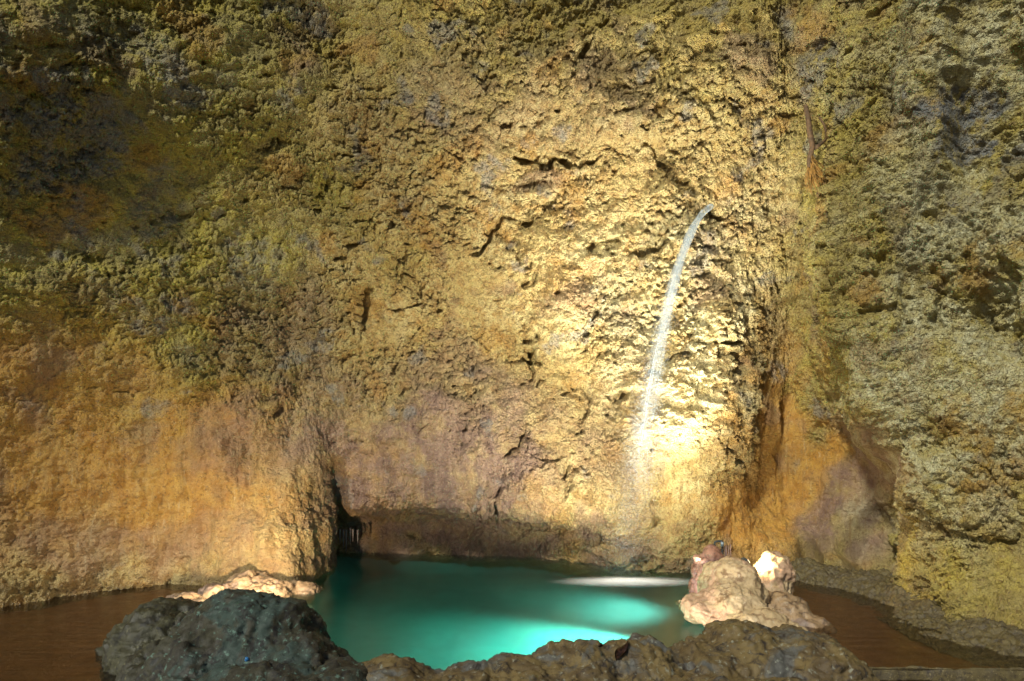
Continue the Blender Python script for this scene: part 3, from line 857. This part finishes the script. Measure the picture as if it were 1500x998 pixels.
ND = len(cen)
rad = rs.uniform(0.0012, 0.0026, ND)
octv = np.array([[1, 0, 0], [-1, 0, 0], [0, 1, 0], [0, -1, 0], [0, 0, 1.8], [0, 0, -1.8]])
octf = np.array([[0, 2, 4], [2, 1, 4], [1, 3, 4], [3, 0, 4], [2, 0, 5], [1, 2, 5], [3, 1, 5], [0, 3, 5]])
V = (cen[:, None] + octv[None] * rad[:, None, None]).reshape(-1, 3)
F = (octf[None] + (np.arange(ND) * 6)[:, None, None]).reshape(-1, 3)
me = bpy.data.meshes.new('spray_droplets')
me.from_pydata(V.tolist(), [], F.tolist())
o = link_mesh('spray_droplets', me, jet_material('spray', False), jr)
tag(o, kind='stuff')

def foam_material():
    m, nt, P = new_mat('splash_foam')
    n = N(nt)
    nt.nodes.remove(P)
    out = nt.nodes['Material Output']
    geo = n.node('ShaderNodeNewGeometry'); mp = n.node('ShaderNodeMapping', vector_type='TEXTURE')
    mp.inputs['Location'].default_value = (1.28, 7.50, 0); mp.inputs['Scale'].default_value = (0.95, 0.28, 1)
    n.link(geo.outputs['Position'], mp.inputs['Vector'])
    ln = n.node('ShaderNodeVectorMath', operation='LENGTH'); n.link(mp.outputs[0], ln.inputs[0])
    dd = n.math('ADD', ln.outputs['Value'], n.math('MULTIPLY', n.noise(n.coord((1, 4, 1)), 5, 4), 0.35))
    d = n.node('ShaderNodeBsdfDiffuse'); d.inputs[0].default_value = (0.92, 0.93, 0.95, 1)
    t = n.node('ShaderNodeBsdfTransparent')
    x = n.node('ShaderNodeMixShader')
    n.link(n.ramp(dd, 0.10, 1.15, 0.95, 0.0), x.inputs[0])
    n.link(t.outputs[0], x.inputs[1]); n.link(d.outputs[0], x.inputs[2])
    n.link(x.outputs[0], out.inputs[0])
    return m
def foam_z(p):
    return 0.008 + 0.006 * np.abs(perlin(p * np.array([1, 3, 1]), 9, 501)) + 0.03 * np.exp(-(((p[:, 0] - 1.25) / 0.35) ** 2 + ((p[:, 1] - 7.5) / 0.12) ** 2))
fo = heightfield('splash_foam', 0.2, 2.15, 7.1, 7.9, 0.02, foam_z, foam_material())
set_origin(fo, (1.2, 7.5, 0))
tag(fo, 'white foam patch on the pool where the water jet lands', 'foam')

# ------------------------------------------------------------------ hanging root on the right of the back wall
M_root = plain_material('old_root_bark', (0.12, 0.065, 0.025), 0.8, 0, 0.5)
M_fibre = plain_material('dry_root_fibre', (0.33, 0.17, 0.03), 0.8, 0, 0.5)
RY = min(wall_depth(1190, 180, 6), wall_depth(1190, 230, 6), wall_depth(1195, 265, 6)) - 0.03
rt = empty('hanging_root', at(1180, 158, RY))
tag(rt, 'dark brown root with a frayed end hanging from the upper wall', 'root')
def tube_part(name, pts, rads, mat, parent, n=9):
    bm = bmesh.new(); tube(bm, pts, rads, n)
    me = bpy.data.meshes.new(name); bm.to_mesh(me); bm.free()
    return link_mesh(name, me, mat, parent)
def poly(pts, n=24):
    a = np.array([list(p) for p in pts])
    return [Vector(v) for v in catmull(a[:, None, :], np.linspace(0, len(a) - 1, n), 0)[:, 0]]
st = poly([at(1180, 155, RY + 0.06), at(1184, 175, RY), at(1187, 198, RY - 0.02), at(1190, 215, RY - 0.02), at(1186, 232, RY), at(1185, 246, RY)])
tube_part('stem', st, [0.018 + 0.012 * math.sin(0.4 + 2.6 * i / 23) for i in range(24)], M_root, rt)
tube_part('side_root', poly([at(1190, 218, RY), at(1200, 213, RY - 0.02), at(1210, 204, RY + 0.04)], 12), [0.020, 0.021, 0.022, 0.023, 0.022, 0.02, 0.018, 0.016, 0.014, 0.012, 0.01, 0.008], M_root, rt)
tube_part('side_root', poly([at(1211, 203, RY + 0.05), at(1208, 185, RY + 0.03), at(1200, 172, RY + 0.06)], 12), [0.012] * 12, M_root, rt)
bm = bmesh.new()
for k in range(70):
    a = rs.uniform(0, 1); e = at(1184 + 34 * a + rs.normal() * 3, 288 - 16 * a - rs.uniform(0, 22), RY + rs.normal() * 0.03)
    s0 = st[rs.randint(17, 23)] + Vector(rs.normal(size=3) * 0.008)
    mdl = s0.lerp(e, 0.5) + Vector(rs.normal(size=3) * 0.02)
    tube(bm, poly([s0, mdl, e], 7), [0.006, 0.006, 0.005, 0.005, 0.004, 0.003, 0.0015], 4)
me = bpy.data.meshes.new('frayed_fibres'); bm.to_mesh(me); bm.free()
tag(link_mesh('frayed_fibres', me, M_fibre, rt), kind='stuff')

# ------------------------------------------------------------------ bracket with pipes beside the wall lamp
BY = 7.30
br = empty('pipe_bracket', at(1060, 860, BY))
tag(br, 'small dark bracket with upright pipes above the pale mound', 'bracket')
M_pipe = plain_material('rusty_pipe', (0.16, 0.10, 0.08), 0.6, 0.2)
M_cap = plain_material('grey_cap', (0.22, 0.27, 0.30), 0.4, 0.2)
tube_part('frame', poly([at(1047, 835, BY), at(1047, 800, BY), at(1048, 794, BY), at(1056, 793, BY), at(1058, 796, BY), at(1058, 835, BY)], 30), [0.012] * 30, M_metal, br)
tube_part('cap', [at(1058, 801, BY - 0.02), at(1058, 794, BY - 0.02)], [0.017, 0.017], M_cap, br)
for i, (px, py) in enumerate(((1062, 801), (1064, 799), (1067, 800), (1070, 797))):
    tube_part('pipe', [at(px, py, BY), at(px + 1, 835, BY)], [0.007, 0.007], M_pipe, br)

# ------------------------------------------------------------------ stalactites in the recess at the back of the pool
M_stal = plain_material('grey_calcite', (0.17, 0.13, 0.11), 0.5, 0, 0.3)
for i, px in enumerate((498, 503, 507, 513, 517, 524)):
    yy = 8.66
    top = at(px, 774 + rs.uniform(-2, 2), yy); ln = rs.uniform(0.14, 0.33)
    pts = [top - Vector((0, 0, ln * k / 8)) for k in range(9)]
    bm = bmesh.new(); tube(bm, pts, [0.014 * (1 - k / 9.5) + 0.002 * rs.rand() for k in range(9)], 8)
    me = bpy.data.meshes.new('stalactite'); bm.to_mesh(me); bm.free()
    so = link_mesh('stalactite', me, M_stal)
    set_origin(so, top)
    tag(so, ('leftmost', 'second from the left', 'third from the left', 'third from the right', 'second from the right', 'rightmost')[i]
        + ' of the thin grey stalactites in the low recess', 'stalactite', 'stalactites in the recess')

# ------------------------------------------------------------------ small things lying on the near rocks
bpy.context.view_layer.update()
def on_rock(px, py, name):
    o = bpy.data.objects[name]
    org = Vector(cam.location); d = (at(px, py, 5) - org).normalized()
    mi = o.matrix_world.inverted()
    hit, loc, nor, _ = o.ray_cast(mi @ org, mi.to_3x3() @ d)
    return (o.matrix_world @ loc, nor) if hit else (at(px, py, 4.8), Vector((0, -0.5, 0.8)))
def leaf_mesh(name, L, Wd, mat):
    bm = bmesh.new()
    rows = []
    for i in range(11):
        u = i / 10; hw = Wd * math.sin(math.pi * min(1, 0.06 + 0.92 * u)) ** 0.8
        rows.append([bm.verts.new((L * (u - 0.5), hw * v, 0.006 + 0.25 * abs(v) * hw + 0.012 * math.sin(5 * u + 2 * v))) for v in (-1, -0.5, 0, 0.5, 1)])
    for a, b in zip(rows[:-1], rows[1:]):
        for j in range(4): bm.faces.new((a[j], b[j], b[j + 1], a[j + 1]))
    r = bmesh.ops.solidify(bm, geom=bm.faces[:], thickness=0.003)
    me = bpy.data.meshes.new(name); bm.to_mesh(me); bm.free()
    return link_mesh(name, me, mat)
M_leaf = plain_material('wet_dead_leaf', (0.045, 0.02, 0.012), 0.25, 0, 0.6)
for px, py, L, Wd, rz, lab in ((912, 955, 0.19, 0.035, -62, 'long wet dark brown leaf lying on the near rim rock'),
                               (878, 945, 0.075, 0.014, -10, 'tiny curled dark leaf on the crest of the near rim rock')):
    p, nr = on_rock(px, py, 'rim_rock')
    lf = leaf_mesh('dead_leaf', L, Wd, M_leaf)
    lf.location = p + nr * 0.004
    lf.rotation_mode = 'QUATERNION'
    lf.rotation_quaternion = nr.to_track_quat('Z', 'Y') @ Matrix.Rotation(math.radians(rz), 3, 'Z').to_quaternion()
    tag(lf, lab, 'leaf')
p, nr = on_rock(362, 966, 'boulder')
bm = bmesh.new()
bmesh.ops.create_icosphere(bm, subdivisions=3, radius=1.0)
for vtx in bm.verts:
    vtx.co = Vector((vtx.co.x * 0.014, vtx.co.y * 0.011, vtx.co.z * 0.015)) * (1 + 0.18 * math.sin(3 * vtx.co.x + 5 * vtx.co.z))
me = bpy.data.meshes.new('pebble'); bm.to_mesh(me); bm.free()
pb = link_mesh('pebble', me, plain_material('blue_stone', (0.02, 0.12, 0.30), 0.3))
pb.location = p + nr * 0.004
tag(pb, 'tiny bright blue pebble lodged on the big dark boulder', 'pebble')
print('tris', sum(len(o.data.polygons) * 2 for o in bpy.data.objects if o.type == 'MESH'))
print('done', round(time.time() - T0, 1))
